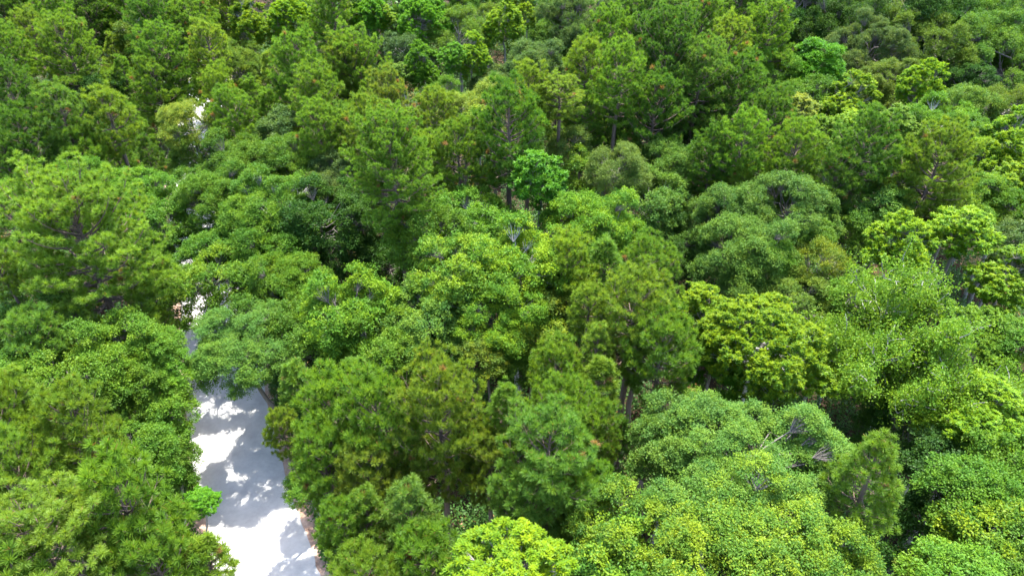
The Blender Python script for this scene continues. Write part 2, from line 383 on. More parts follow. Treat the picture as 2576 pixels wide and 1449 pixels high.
def trunk_mesh(L, r0):
    key = (round(L, 1), round(r0, 3))
    if key not in TRUNKS:
        rg = np.random.default_rng(int(L * 100 + r0 * 1e4)); T = Tubes(); n = 9
        z = np.linspace(-0.3, L + 0.05, n); p = np.stack([rg.normal(size=n) * .04, rg.normal(size=n) * .04, z], 1); p[0, :2] = p[-1, :2] = 0; p[-2, :2] = 0
        rad = np.linspace(r0 * 1.45, r0 * 1.02, n); rad[0] *= 1.35; rad[1] *= 1.12
        T.add(p, rad, 9); TRUNKS[key] = T.build('trunk_stem')
    return TRUNKS[key]

COL = {  # leaf base colours (linear)
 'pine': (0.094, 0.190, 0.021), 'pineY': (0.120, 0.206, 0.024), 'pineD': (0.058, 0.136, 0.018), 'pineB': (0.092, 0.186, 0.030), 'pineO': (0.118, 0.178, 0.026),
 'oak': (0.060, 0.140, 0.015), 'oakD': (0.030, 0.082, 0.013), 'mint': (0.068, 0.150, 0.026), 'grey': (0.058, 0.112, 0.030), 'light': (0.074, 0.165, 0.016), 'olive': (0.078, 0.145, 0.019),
 'yel': (0.128, 0.205, 0.034), 'khaki': (0.092, 0.160, 0.034), 'lime': (0.068, 0.168, 0.009), 'green': (0.050, 0.162, 0.010), 'vivid': (0.042, 0.160, 0.010), 'peach': (0.10, 0.165, 0.035),
 'flecked': (0.068, 0.152, 0.019)}
BARK = {'pine': (0.12, 0.085, 0.065), 'young_pine': (0.13, 0.09, 0.065), 'cedar': (0.12, 0.08, 0.06), 'oak': (0.13, 0.115, 0.10), 'fine': (0.17, 0.155, 0.13),
        'lime': (0.20, 0.185, 0.16), 'cone': (0.14, 0.125, 0.10), 'open': (0.26, 0.25, 0.22)}
HGT = {'pine': 16.0, 'young_pine': 12.0, 'cedar': 9.0, 'oak': 12.5, 'fine': 11.5, 'lime': 13.0, 'cone': 13.5, 'open': 13.0}
NAME = {'pine': 'pine_tree', 'young_pine': 'pine_tree', 'cedar': 'cedar_tree', 'oak': 'broadleaf_tree', 'fine': 'broadleaf_tree', 'lime': 'broadleaf_tree', 'cone': 'broadleaf_tree', 'open': 'broadleaf_tree'}
CAT = {'pine': 'pine tree', 'young_pine': 'pine tree', 'cedar': 'cedar tree'}
GROUP = {'pine': 'pines of the forest', 'young_pine': 'young pines of the forest', 'cedar': 'cedars of the forest', 'oak': 'broadleaf trees of the forest', 'fine': 'feathery fine leaved trees',
         'lime': 'lime green trees of the forest', 'cone': 'pointed broadleaf trees', 'open': 'open crowned pale branched trees'}
TREES = [  # x, y of the crown's top and its width in a 2576 px wide view; kind; leaf colour; label; options
 # far rows, left
 (25, -15, 150, 'pine', 'pineD', 'pine cut off by the top left corner of the view'),
 (150, -5, 140, 'pine', 'pine', 'bright tufted pine at the top edge, left of the small lime green tree'),
 (287, 0, 85, 'lime', 'lime', 'small yellow green tree at the top edge among the far left pines'),
 (395, -10, 150, 'pine', 'pineD', 'shaded dark pine at the top edge, right of the small lime green tree'),
 (500, 15, 150, 'pine', 'pine', 'pine at the top, left of the row of three bright round-topped trees'),
 (365, 52, 110, 'oak', 'olive', 'pale twiggy tree with a bare grey snag behind the far left pines', {'bark': (.35, .34, .3)}),
 (627, 0, 105, 'lime', 'lime', 'bright lobed tree, leftmost of three at the top, with a dark shaded foot', {'q': 2.6, 'h': 15}),
 (722, -14, 115, 'lime', 'lime', 'bright lobed tree, middle and tallest of three at the top left', {'q': 2.4, 'h': 15}),
 (812, 20, 80, 'lime', 'lime', 'bright lobed tree, rightmost and smallest of the three at the top left', {'q': 2.5}),
 (95, 45, 110, 'pine', 'pineY', 'pine with yellowish tufts below the bright pine at the far top left'),
 (22, 75, 130, 'pine', 'pine', 'pine with rows of bright green tufts at the left edge, near the top'),
 (190, 66, 165, 'pine', 'pine', 'wide domed pine with its trunk showing above a dark hollow, top left'),
 (310, 95, 110, 'young_pine', 'pineY', 'slim yellowish pine right of the wide domed pine at top left'),
 (417, 85, 150, 'pine', 'pine', 'round pine between the top left dome and the far end of the road'),
 (530, 70, 110, 'pine', 'pineY', 'yellowish pine at the far end of the road, left of the olive tree'),
 (590, 112, 170, 'oak', 'olive', 'olive yellow tree beneath the three bright trees, above the far road'),
 (760, 105, 170, 'pine', 'pine', 'pine below the rightmost of the three bright top left trees'),
 (690, 140, 120, 'young_pine', 'pineY', 'slender pointed pine right of the olive yellow tree'),
 (30, 165, 120, 'pine', 'pineD', 'dark pine at the left edge below the bright tufted one'),
 (90, 185, 110, 'young_pine', 'pine', 'pointed pine left of the dark hollow under the top left dome'),
 (165, 232, 120, 'pine', 'pineB', 'blue green pine in front of the dark hollow at top left'),
 (260, 190, 120, 'oak', 'oakD', 'dark broadleaf tree in the hollow right of the top left domed pine', {'h': 11}),
 (330, 150, 110, 'young_pine', 'pine', 'slim pine right of the dark hollow, left of the far road'),
 (400, 165, 130, 'pine', 'pine', 'pine just left of the white glimpse of far road', {'h': 14}),
 (462, 175, 70, 'young_pine', 'pineY', 'small pine at the left verge of the far glimpse of road', {'h': 9}),
 (565, 190, 110, 'pine', 'pineY', 'pine at the right verge of the far glimpse of road', {'h': 14, 'q': 2.6}),
 (645, 205, 130, 'young_pine', 'pine', 'tall pointed pine right of the far road, in front of the olive tree'),
 (800, 185, 170, 'pine', 'pine', 'broad pine under the rightmost bright top left tree, second row'),
 (865, 115, 130, 'pine', 'pineY', 'yellowish pine left of the round pine with grey bare twigs', {'h': 15.5}),
 (40, 240, 110, 'young_pine', 'pineB', 'blue green slender pine at the left edge, one sixth down'),
 (83, 292, 165, 'pine', 'pineD', 'dark green round pine at the left, above the light broadleaf dome'),
 (215, 262, 110, 'young_pine', 'pine', 'bright pointed pine above the left dark round pine'),
 (285, 240, 120, 'pine', 'pineY', 'yellowish pine in the middle of the upper left pine stand'),
 (345, 270, 120, 'young_pine', 'pine', 'pointed pine left of the pale yellow tree that hides the road'),
 (215, 330, 120, 'pine', 'pine', 'pine right of the dark round pine at the left', {'h': 14}),
 (300, 340, 110, 'young_pine', 'pine', 'dark pointed pine above the light broadleaf dome at left'),
 (380, 345, 110, 'young_pine', 'pineD', 'dark pointed pine beside the shaded dirt of the road verge', {'h': 11}),
 (478, 248, 125, 'fine', 'yel', 'pale yellow green tree leaning over the far road', {'h': 12.5, 'tip': .5}),
 (458, 320, 80, 'cedar', 'pineD', 'small dark cedar at the left verge of the shaded road', {'h': 8}),
 (500, 330, 140, 'oak', 'mint', 'small bluish tree over the shaded road, below the pale yellow one', {'h': 9}),
 (515, 420, 120, 'oak', 'oak', 'small dark tree over the road between dirt verge and oak mass', {'h': 9}),
 (600, 245, 150, 'pine', 'pine', 'pointed pine right of the pale yellow roadside tree', {'h': 14}),
 (690, 235, 140, 'young_pine', 'pine', 'tall narrow pine left of the grey green rounded crown'),
 (805, 270, 140, 'pine', 'pine', 'pine above the grey green rounded crown at upper left'),
 (717, 283, 110, 'oak', 'grey', 'small rounded grey green crown behind the large oak mass'),
 (35, 365, 140, 'pine', 'pineD', 'dark pine at the left edge left of the light broadleaf dome', {'h': 14}),
 (85, -42, 160, 'pine', 'pine', 'pine top at the very top edge, first right of the top left corner'),
 (225, -45, 150, 'pine', 'pineD', 'dark pine top at the very top edge, left behind the small lime green tree'),
 (345, -48, 140, 'pine', 'pine', 'pine top at the very top edge, right behind the small lime green tree'),
 (470, -40, 160, 'pine', 'pine', 'pine top at the very top edge above the far end of the road'),
 (580, -45, 150, 'pine', 'pineY', 'yellowish pine top at the very top edge left of the three bright trees'),
 (840, -45, 150, 'pine', 'pine', 'pine top at the very top edge right behind the three bright trees'),
 (1000, -50, 150, 'oak', 'oak', 'mid green crown at the very top edge between two vivid trees'),
 (1170, -50, 160, 'oak', 'oak', 'mid green crown at the very top edge behind the feathery olive tree'),
 (1335, -50, 160, 'oak', 'light', 'light crown at the very top edge behind the tall stacked lime tree'),
 (1850, -45, 170, 'pine', 'pineD', 'dark pine top at the very top edge left of the upper right oaks'),
 # far rows, middle
 (880, 15, 60, 'lime', 'lime', 'small lime green tree at the top, right of the row of three'),
 (925, -14, 100, 'lime', 'green', 'tall vivid tree touching the top edge above the bare grey snag', {'q': 2.4, 'h': 15}),
 (960, 18, 65, 'lime', 'lime', 'narrow lime green tree left of the wide dark-footed tree at the top'),
 (1068, -8, 140, 'lime', 'green', 'wide vivid tree at the top with black shade under its right side', {'q': 2.0, 'h': 15}),
 (902, 108, 190, 'pine', 'pine', 'round brownish green pine with many bare grey twigs, upper middle left'),
 (1010, 92, 75, 'oak', 'grey', 'thin grey tree with a dead pale snag, upper middle left', {'bark': (.4, .38, .34), 'tip': .1}),
 (1155, 20, 135, 'fine', 'olive', 'feathery olive tree left of the tall lime green tree at the top', {'h': 14}),
 (1225, 10, 90, 'fine', 'olive', 'thin olive crown tucked behind the tall lime green tree at the top'),
 (1270, 4, 100, 'lime', 'lime', 'tall lime green tree at the top centre with stacked lobes', {'q': 2.6, 'h': 15}),
 (1326, 14, 48, 'lime', 'lime', 'slim lime green tree right beside the tall stacked one', {'q': 3.0}),
 (1420, 10, 190, 'oak', 'mint', 'wide bluish oak dome right of the lime green trees at the top'),
 (1352, 108, 165, 'oak', 'grey', 'dark bluish round oak below the wide bluish dome, upper middle'),
 (1450, -18, 160, 'oak', 'grey', 'bluish crown cut by the top edge left of the tall pines', {'h': 14}),
 (1065, 122, 100, 'lime', 'green', 'vivid tree with whorled leaves and a dark foot, left of a pair', {'q': 2.4}),
 (1133, 116, 60, 'lime', 'green', 'small vivid tree, middle one of the upper middle cluster', {'q': 2.5}),
 (1187, 100, 95, 'lime', 'lime', 'bright whorled tree right of the upper middle vivid cluster', {'q': 2.4}),
 (1240, 170, 110, 'oak', 'grey', 'small bluish tree between the vivid cluster and the dark bluish oak', {'h': 11}),
 (1010, 165, 70, 'lime', 'mint', 'pale green small tree at the left foot of the vivid cluster', {'h': 11}),
 (975, 198, 140, 'pine', 'pineO', 'orange tinged pine below the vivid upper middle cluster'),
 (1115, 208, 80, 'fine', 'light', 'small yellow green tree at the foot of the vivid cluster', {'h': 11}),
 (1165, 226, 105, 'fine', 'yel', 'pale yellow small dome left of the larger yellow dome', {'h': 13.5, 'tip': .3}),
 (1243, 198, 150, 'fine', 'yel', 'pale yellow dome, the larger of two, upper middle of the forest', {'h': 14.5, 'tip': .4}),
 (1330, 182, 140, 'pine', 'pineY', 'yellowish pine right of the pale yellow dome'),
 (1409, 195, 130, 'pine', 'pineY', 'pine with level yellow green branches above a dark gap', {'q': 1.3}),
 (1395, 262, 110, 'pine', 'pineY', 'low yellow green pine bough mass beside the dark gap', {'q': 1.2, 'h': 13}),
 (1205, 270, 70, 'lime', 'lime', 'tiny bright yellow crown peeping between the middle pines', {'h': 14.5, 'q': 1.5}),
 (1092, 245, 140, 'pine', 'pineY', 'olive pine between the orange tinged pine and the yellow domes', {'h': 15}),
 (942, 262, 165, 'pine', 'pineY', 'large light tufted pine above the tall central left pine'),
 (875, 285, 110, 'pine', 'pineB', 'bluish pine left of the light tufted pine, upper middle left', {'h': 14.5}),
 (1280, 238, 200, 'pine', 'pineD', 'broad dark pine with a straight visible trunk, centre of the view', {'p': 4, 'h': 17.5, 'q': 2.3}),
 (1155, 318, 150, 'pine', 'pine', 'pine left of the broad dark pine with the visible trunk'),
 (1075, 350, 110, 'pine', 'pineY', 'pine between the tall central left pine and the broad dark one', {'h': 14}),
 (990, 300, 240, 'pine', 'pine', 'tall pine with reddish forked trunk left of centre', {'p': 7, 'h': 18.5, 'q': 2.0}),
 # tall dark pines, upper right of centre
 (1525, 45, 160, 'pine', 'pine', 'pine with bright upturned tufts, leftmost of the tall pine group', {'h': 18}),
 (1600, -15, 150, 'pine', 'pineD', 'dark pine at the top edge in the tall pine group', {'h': 18}),
 (1475, 120, 110, 'pine', 'pineY', 'yellow tufted pine on the left flank of the tall pine group', {'h': 17}),
 (1670, 55, 230, 'pine', 'pineD', 'very wide dark pine crown in the middle of the tall pine group', {'h': 18.5, 'p': 7}),
 (1555, 130, 150, 'pine', 'pine', 'pine with visible dark stems in front of the tall pine group', {'h': 18}),
 (1640, 205, 190, 'pine', 'pineD', 'shaded pine at the foot of the very wide dark pine', {'h': 15.5}),
 (1530, 260, 150, 'oak', 'oakD', 'shaded tree below the tall pines, left of their dark gap', {'h': 11}),
 (1470, 240, 120, 'pine', 'pineD', 'shaded pine on the edge of the black gap under the tall pines', {'h': 14}),
 (1755, 125, 170, 'pine', 'pineB', 'paler bluish pine on the right of the tall pine group', {'h': 17}),
 (1760, 8, 140, 'pine', 'pine', 'pine at the top edge right of the dark tall pines', {'h': 16}),
 (1700, -18, 110, 'oak', 'light', 'light green crown at the top edge between two pines'),
 (1835, 62, 130, 'pine', 'pineY', 'yellowish pine left of the spreading pine with a thin trunk'),
 (1928, 24, 145, 'pine', 'pine', 'spreading pine with thin forked trunk against the dark upper right wood', {'h': 16}),
 (1838, 158, 190, 'pine', 'pineD', 'dark dense pine below the yellowish pine, right of the tall group', {'h': 15.5}),
 (1745, 240, 180, 'oak', 'oakD', 'shaded broadleaf crown at the right foot of the tall pines', {'h': 12}),
 (1885, 170, 90, 'pine', 'pineD', 'small dark pine under the spreading pine of the upper right', {'h': 13}),
 # upper right
 (1985, -14, 170, 'oak', 'oakD', 'dark oak at the top edge, first one right of the pines', {'h': 13}),
 (2105, -25, 200, 'oak', 'oakD', 'dark oak at the top edge above the grey olive dome', {'h': 14}),
 (2240, -30, 230, 'oak', 'oakD', 'large dark oak at the top edge right of the middle right', {'h': 14}),
 (2390, -22, 200, 'oak', 'oakD', 'dark oak at the top edge with bare curved limbs', {'h': 14, 'bark': (.25, .24, .21)}),
 (2530, -10, 190, 'oak', 'oak', 'dark green oak filling the top right corner', {'h': 14}),
 (2080, 55, 150, 'oak', 'oakD', 'deeply shaded oak between the top edge and the pointed vivid tree', {'h': 10}),
 (2165, 62, 150, 'oak', 'grey', 'left half of a grey olive double dome at upper right', {'h': 12.5}),
 (2318, 38, 190, 'oak', 'olive', 'wide olive grey dome, right of its grey olive twin at upper right', {'h': 13, 'tip': .2}),
 (2505, 62, 210, 'oak', 'mint', 'wide blue green oak at the right edge near the top'),
 (2060, 103, 138, 'cone', 'green', 'pointed vivid green tree with upswept leaves against dark wood', {'h': 13.5, 'q': 1.9}),
 (1955, 130, 110, 'oak', 'light', 'small light green tree left of the pointed vivid tree'),
 (2125, 198, 145, 'lime', 'lime', 'lime green rounded tree just below the pointed vivid tree', {'h': 13}),
 (2020, 200, 130, 'oak', 'oak', 'mid green bushy tree beneath the pointed vivid tree', {'h': 11.5}),
 (2225, 150, 150, 'oak', 'olive', 'soft green crown at the foot of the grey olive double dome', {'h': 12}),
 (2317, 168, 110, 'lime', 'lime', 'tall lime green tree below the wide olive grey dome', {'h': 13.5, 'q': 2.4}),
 (2420, 150, 110, 'oak', 'oakD', 'shaded tree between the olive grey dome and the blue green oak', {'h': 10}),
 (2432, 208, 130, 'fine', 'mint', 'pale feathery tree right of the tall lime green one, upper right', {'h': 12, 'tip': .6}),
 (2545, 205, 120, 'fine', 'olive', 'thin olive tree at the right edge above the yellow green pair', {'h': 12}),
 (2007, 245, 95, 'lime', 'peach', 'small tree with peach coloured tips beside the pointed pine', {'h': 12, 'tip': .6}),
 (1935, 245, 150, 'pine', 'pineD', 'dark pine left of the peach tipped tree', {'h': 15}),
 (2160, 282, 90, 'lime', 'lime', 'small bright crown behind the right centre pines', {'h': 12, 'q': 1.6}),
 (2242, 270, 120, 'lime', 'light', 'light lime crown below the lime green tree with stacked lobes at right', {'h': 12, 'q': 1.7}),
 (2340, 265, 140, 'oak', 'light', 'leafy light tree with a dead white limb, right side', {'h': 12, 'bark': (.42, .4, .36)}),
 (2440, 290, 120, 'oak', 'oak', 'mid green tree left of the yellow green pair at the right edge', {'h': 12}),
 (1860, 300, 150, 'pine', 'pine', 'yellow green pine with ragged tufts, left of the right centre pines'),
 (1985, 320, 150, 'pine', 'pine', 'pine right of the ragged tufted one, behind the blue green oak', {'h': 15}),
 (2080, 300, 110, 'lime', 'light', 'light green crown below the peach tipped tree', {'h': 12}),
 (2168, 298, 170, 'pine', 'pineD', 'dark round pine with leaning trunk, right centre'),
 (2338, 330, 200, 'pine', 'pineY', 'wide flat yellow green pine at the right with a forked trunk'),
 (2265, 385, 110, 'pine', 'pine', 'small pine between the dark round pine and the wide flat pine', {'h': 14}),
 (2090, 395, 130, 'pine', 'pineD', 'shaded pine behind the blue green oak, right centre', {'h': 14}),
 (2545, 282, 130, 'lime', 'lime', 'bright yellow green tree at the right edge, upper of two'),
 (2500, 345, 170, 'lime', 'lime', 'bright yellow green tree near the right edge, lower and wider of two'),
 (2565, 400, 130, 'lime', 'lime', 'yellow green crown cut by the right edge below the bright pair'),
 # centre band
 (1559, 352, 135, 'fine', 'khaki', 'smooth pale olive tree below the tall dark pines', {'h': 13.5, 'tip': .15}),
 (1430, 335, 100, 'fine', 'khaki', 'thin yellowish tree left of the smooth pale olive one', {'h': 12}),
 (1475, 385, 110, 'oak', 'light', 'yellow green leafy tree in front of the thin yellowish one', {'h': 11.5, 'tip': .7}),
 (1359, 388, 135, 'lime', 'vivid', 'vivid emerald tree with whorled leaves, centre', {'h': 14.5, 'q': 2.4, 'tip': .6}),
 (1695, 352, 185, 'oak', 'mint', 'minty light green tree right of the smooth pale olive one', {'h': 12}),
 (1790, 330, 130, 'pine', 'pineD', 'dark pine behind the minty tree', {'h': 14}),
 (1800, 395, 110, 'young_pine', 'pine', 'slim pine above the blue green oak, right of the minty tree'),
 (1864, 412, 70, 'young_pine', 'pineY', 'small pointed yellowish pine just above the big blue green oak', {'h': 12.5}),
 (1640, 450, 170, 'oak', 'mint', 'mid height minty tree below the minty light one', {'h': 11}),
 (1200, 470, 190, 'oak', 'light', 'rounded light tree with grey inner branches at the centre', {'h': 12.5, 'bark': (.36, .35, .31)}),
 (1092, 515, 170, 'oak', 'light', 'bright oval tree left of the centre with black shade at its foot', {'h': 13, 'q': 2.0}),
 (1300, 560, 150, 'oak', 'olive', 'low olive crown below the tree with grey inner branches', {'h': 11}),
 (1492, 478, 250, 'oak', 'light', 'wide yellow green dome right of the emerald tree', {'h': 13, 'tip': .8}),
 (860, 400, 180, 'oak', 'grey', 'dusky tree left of the tall forked pine', {'h': 12.5}),
 (985, 590, 150, 'oak', 'oakD', 'dark shrubby tree in shade below the tall forked pine', {'h': 8.5}),
 (880, 560, 150, 'oak', 'oakD', 'shaded tree with hanging grey twigs, right of the large oak mass', {'h': 9.5}),
 (620, 345, 210, 'oak', 'oak', 'back crown of the large oak mass beside the road', {'h': 13}),
 (760, 345, 200, 'oak', 'oak', 'right back crown of the large oak mass', {'h': 13, 'tip': .5}),
 (560, 420, 190, 'oak', 'oak', 'left crown of the large oak mass, next to the dirt verge', {'h': 12.5}),
 (700, 440, 230, 'oak', 'oak', 'front crown of the large oak mass, with mossy grey limbs', {'h': 13, 'tip': .5, 'bark': (.3, .29, .27)}),
 (820, 480, 180, 'oak', 'oakD', 'front right crown of the large oak mass, darker than its neighbours', {'h': 12.5}),
 (560, 550, 170, 'oak', 'oak', 'lower left crown of the large oak mass, leaning on the road', {'h': 10.5}),
 (690, 560, 160, 'oak', 'oak', 'lower middle crown of the large oak mass', {'h': 11}),
 # left middle
 (250, 398, 190, 'oak', 'light', 'light broadleaf dome behind the huge left pine', {'h': 13}),
 (120, 408, 130, 'oak', 'light', 'smaller light dome left of the one behind the huge pine', {'h': 12.5}),
 (360, 430, 130, 'oak', 'light', 'light tree at the right shoulder of the huge left pine', {'h': 12}),
 (405, 500, 130, 'oak', 'oak', 'mid green roadside tree right of the huge left pine', {'h': 11}),
 (20, 480, 120, 'pine', 'pine', 'pine at the left edge beside the huge pine', {'h': 15}),
 (228, 448, 420, 'pine', 'pineY', 'huge spreading pine left of the road', {'h': 17, 'p': 7, 'q': 1.8, 'k': 1.06, 'tip': .25}),
 (415, 590, 110, 'oak', 'oak', 'small tree between the huge pine and the dirt verge', {'h': 8}),
 (10, 640, 90, 'pine', 'pineY', 'pine bough mass at the left edge below the middle', {'h': 14}),
 # over the road
 (535, 625, 200, 'oak', 'light', 'airy light green tree over the road, above the white opening', {'h': 10.5, 'tip': .6}),
 (725, 635, 210, 'oak', 'light', 'airy light green tree on the right side of the road opening', {'h': 11, 'tip': .5}),
 (622, 775, 250, 'oak', 'mint', 'bluish leafy tree leaning over the road above its shadow', {'h': 10.5, 'k': 1.0, 'q': 1.6}),
 (710, 730, 190, 'oak', 'oak', 'mid green tree right of the white road opening', {'h': 10}),
 (590, 590, 150, 'oak', 'mint', 'small pale green tree hiding the road below the oak mass', {'h': 9}),
 # left lower
 (80, 742, 210, 'oak', 'mint', 'bluish broadleaf crown at the left edge under the huge pine', {'h': 11.5}),
 (205, 752, 110, 'young_pine', 'pineB', 'blue green young pine under the huge left pine', {'h': 12}),
 (115, 790, 160, 'pine', 'pineB', 'blue green tufted pine at the left above the bright leafy band', {'h': 12.5}),
 (30, 805, 120, 'young_pine', 'pineB', 'slender blue green pine at the left edge above the leafy band', {'h': 12}),
 (310, 803, 190, 'oak', 'light', 'bright leafy crown, right end of the band under the huge pine', {'h': 11.5}),
 (396, 822, 105, 'oak', 'light', 'small bright leafy crown next to the dark roadside gap', {'h': 11}),
 (170, 848, 230, 'oak', 'light', 'bright leafy crown in the middle of the band left of the road', {'h': 12}),
 (40, 875, 170, 'oak', 'oak', 'leafy crown at the left edge in the bright band', {'h': 11.5}),
 (310, 910, 180, 'oak', 'oak', 'mid green crown below the bright band left of the road', {'h': 10.5}),
 (425, 888, 115, 'oak', 'light', 'roadside leafy tree where the road comes out of the trees', {'h': 10, 'k': 1}),
 (425, 975, 135, 'oak', 'light', 'roadside leafy tree beside the upper part of the open road', {'h': 9, 'k': 1}),
 (345, 1040, 190, 'oak', 'oak', 'shaded leafy tree behind the lower left pines', {'h': 9.5}),
 (435, 1095, 120, 'oak', 'oak', 'low dark leafy tree hugging the left road verge', {'h': 7.5, 'k': 1}),
 (250, 1080, 130, 'oak', 'oakD', 'dark leafy tree in the hollow between the left pines', {'h': 9}),
 (60, 922, 130, 'young_pine', 'pineY', 'yellow green pine top rising at the left edge below the leafy band', {'h': 14.5}),
 (30, 985, 200, 'pine', 'pineY', 'yellow green pine at the left edge two thirds down', {'h': 14.5}),
 (215, 982, 170, 'pine', 'pineY', 'yellow pine with an arm of boughs reaching right, lower left', {'h': 14.5}),
 (70, 1085, 210, 'pine', 'pineY', 'yellow green pine above the big bottom left pine', {'h': 14.5}),
 (120, 1185, 360, 'pine', 'pineY', 'big pine with star like needle tufts in the bottom left corner', {'h': 16, 'q': 1.6}),
 (335, 1165, 280, 'pine', 'pine', 'big dense pine at the bottom left, next to the road', {'h': 15.5, 'k': 1}),
 (525, 1340, 105, 'young_pine', 'pineY', 'narrow pine overlapping the bottom left edge of the white road', {'h': 12.5}),
 (30, 1390, 240, 'pine', 'pine', 'pine cut off by the bottom left corner', {'h': 15.5}),
 (420, 1330, 200, 'pine', 'pine', 'pine at the bottom edge left of the narrow roadside pine', {'h': 13.5}),
 (508, 1226, 80, 'lime', 'green', 'small bright leafy sapling on the left verge of the sunny road', {'h': 6, 'q': 2.0, 'tip': .5}),
 (450, 1185, 90, 'oak', 'oak', 'low dark bush tree above the bright verge sapling', {'h': 6}),
 # centre right band
 (1175, 590, 210, 'oak', 'light', 'left dome of the large bronze tipped oak at the centre', {'h': 13.5, 'tip': .9}),
 (1300, 585, 220, 'oak', 'light', 'top dome of the large oak at the centre with a bare grey fork', {'h': 13.5, 'tip': .9, 'bark': (.34, .33, .3)}),
 (1260, 665, 230, 'oak', 'light', 'lower front dome of the large central oak', {'h': 12.5, 'tip': .8}),
 (1400, 690, 170, 'oak', 'olive', 'olive crown with rusty tips right of the large central oak', {'h': 11.5, 'tip': .9}),
 (1426, 608, 150, 'pine', 'pineY', 'fine twigged pine behind the central oak, right of it', {'h': 13.5}),
 (1520, 603, 90, 'young_pine', 'pineB', 'slim bluish pine behind the right centre pine group', {'h': 13}),
 (1628, 610, 180, 'pine', 'pine', 'pine at the top of the right centre pine group', {'h': 15}),
 (1592, 690, 220, 'pine', 'pineY', 'broad pine in the middle of the right centre pine group', {'h': 15}),
 (1478, 725, 110, 'pine', 'pineY', 'small tufted pine left of the broad right centre pine', {'h': 13.5}),
 (1663, 800, 190, 'pine', 'pine', 'pine with dead grey twigs at the right foot of the pine group', {'h': 14}),
 (1502, 812, 115, 'young_pine', 'pineY', 'pointed pine standing left front of the right centre pine group', {'h': 13.5}),
 (1340, 778, 150, 'oak', 'olive', 'yellow olive tree in front of the large central oak', {'h': 10.5, 'tip': .9}),
 (1227, 838, 115, 'oak', 'olive', 'small bright yellow tipped tree in a dark gap below the central oak', {'h': 10, 'tip': .8}),
 (1400, 870, 130, 'pine', 'pine', 'pine with drooping tufts between the yellow tree and the pointed pine', {'h': 13}),
 (1508, 898, 90, 'young_pine', 'pineY', 'slim pointed pine just below the pine group', {'h': 13}),
 (892, 712, 220, 'oak', 'light', 'yellow green dome right of the road trees', {'h': 12, 'tip': .7}),
 (1070, 712, 200, 'oak', 'mint', 'soft green dome between the yellow green dome and the central oak', {'h': 12, 'tip': .6}),
 (980, 790, 190, 'oak', 'light', 'leafy crown in front of the yellow green dome', {'h': 11}),
 (835, 800, 150, 'oak', 'oak', 'leafy crown left of the yellow green dome, near the road', {'h': 10}),
 (1120, 830, 130, 'oak', 'mint', 'small leafy crown in front of the soft green dome', {'h': 9.5}),
 (1310, 860, 110, 'oak', 'oak', 'shaded crown right of the small yellow tipped tree', {'h': 9}),
 # blue green oak group, right
 (1840, 462, 200, 'oak', 'mint', 'left crown of the big blue green oak', {'h': 12.5}),
 (1965, 428, 220, 'oak', 'mint', 'top crown of the big blue green oak', {'h': 13.5}),
 (1880, 540, 240, 'oak', 'mint', 'front crown of the big blue green oak, above a dark gap', {'h': 12.5}),
 (2200, 430, 180, 'oak', 'mint', 'blue green dome right of the big blue green oak', {'h': 12.5}),
 (2110, 510, 150, 'oak', 'oak', 'shaded side crown between two blue green domes', {'h': 11}),
 (2400, 422, 210, 'oak', 'light', 'wide yellow green speckled dome at the right', {'h': 12.5, 'tip': .7}),
 (2545, 460, 160, 'oak', 'oak', 'mid green dome at the right edge below the bright pair', {'h': 12}),
 (2545, 550, 120, 'oak', 'grey', 'dusky crown at the right edge beside the two lime crowns', {'h': 11}),
 (1924, 594, 115, 'oak', 'light', 'light leafy tree standing in front of the big blue green oak', {'h': 11.5}),
 (2037, 556, 90, 'oak', 'light', 'small light crown right front of the big blue green oak', {'h': 11.5}),
 (1660, 560, 150, 'oak', 'oakD', 'shaded tree left of the black gap beside the blue green oak', {'h': 9}),
 (1990, 680, 160, 'oak', 'olive', 'soft olive tree above the big lime yellow tree', {'h': 10.5}),
 (2262, 546, 165, 'lime', 'lime', 'tall lime yellow tree in front of a dark gap, left of a pair', {'h': 13.5, 'q': 2.0}),
 (2420, 522, 145, 'lime', 'lime', 'tall lime yellow tree with pale trunk, right of a pair', {'h': 13.5, 'q': 2.0}),
 (2055, 614, 130, 'fine', 'olive', 'thin tan twigged tree leaning beside the dark gap', {'h': 11, 'tip': .9, 'bark': (.4, .36, .26)}),
 (2535, 622, 190, 'lime', 'lime', 'broad yellow green tree at the right edge, middle height', {'h': 12.5, 'q': 1.6}),
 (2290, 665, 430, 'open', 'light', 'large open tree with pale branches showing through sparse leaves', {'h': 14, 'p': 0, 'tip': .5, 'q': 1.7, 'bark': (.2, .195, .175)}),
 (2150, 690, 150, 'oak', 'light', 'light crown on the left shoulder of the large open tree', {'h': 11, 'bark': (.36, .35, .31)}),
 (2440, 790, 170, 'lime', 'light', 'leafy crown low on the right of the large open tree', {'h': 10.5, 'bark': (.4, .38, .34)}),
 (2555, 800, 150, 'oak', 'oak', 'mid green crown at the right edge beside the open tree', {'h': 11}),
 (2240, 880, 150, 'oak', 'oakD', 'leafy understorey tree below the large open tree', {'h': 7, 'bark': (.3, .29, .26)}),
 (1905, 738, 305, 'lime', 'lime', 'big lime yellow tree with bare grey twigs, right centre', {'h': 13.5, 'q': 1.7, 'tip': 1.1, 'bark': (.38, .37, .33)}),
 (1760, 728, 120, 'lime', 'lime', 'small lime crown on the left of the big lime yellow tree', {'h': 12}),
 (2050, 875, 150, 'lime', 'lime', 'low lime bough mass on the right of the big lime yellow tree', {'h': 10, 'q': 1.3}),
 (1790, 860, 150, 'lime', 'green', 'green leafy crown at the left foot of the big lime yellow tree', {'h': 10.5, 'q': 1.6}),
 # bottom centre
 (750, 908, 85, 'young_pine', 'pineB', 'slim blue green young pine right of the road shadow', {'h': 10.5}),
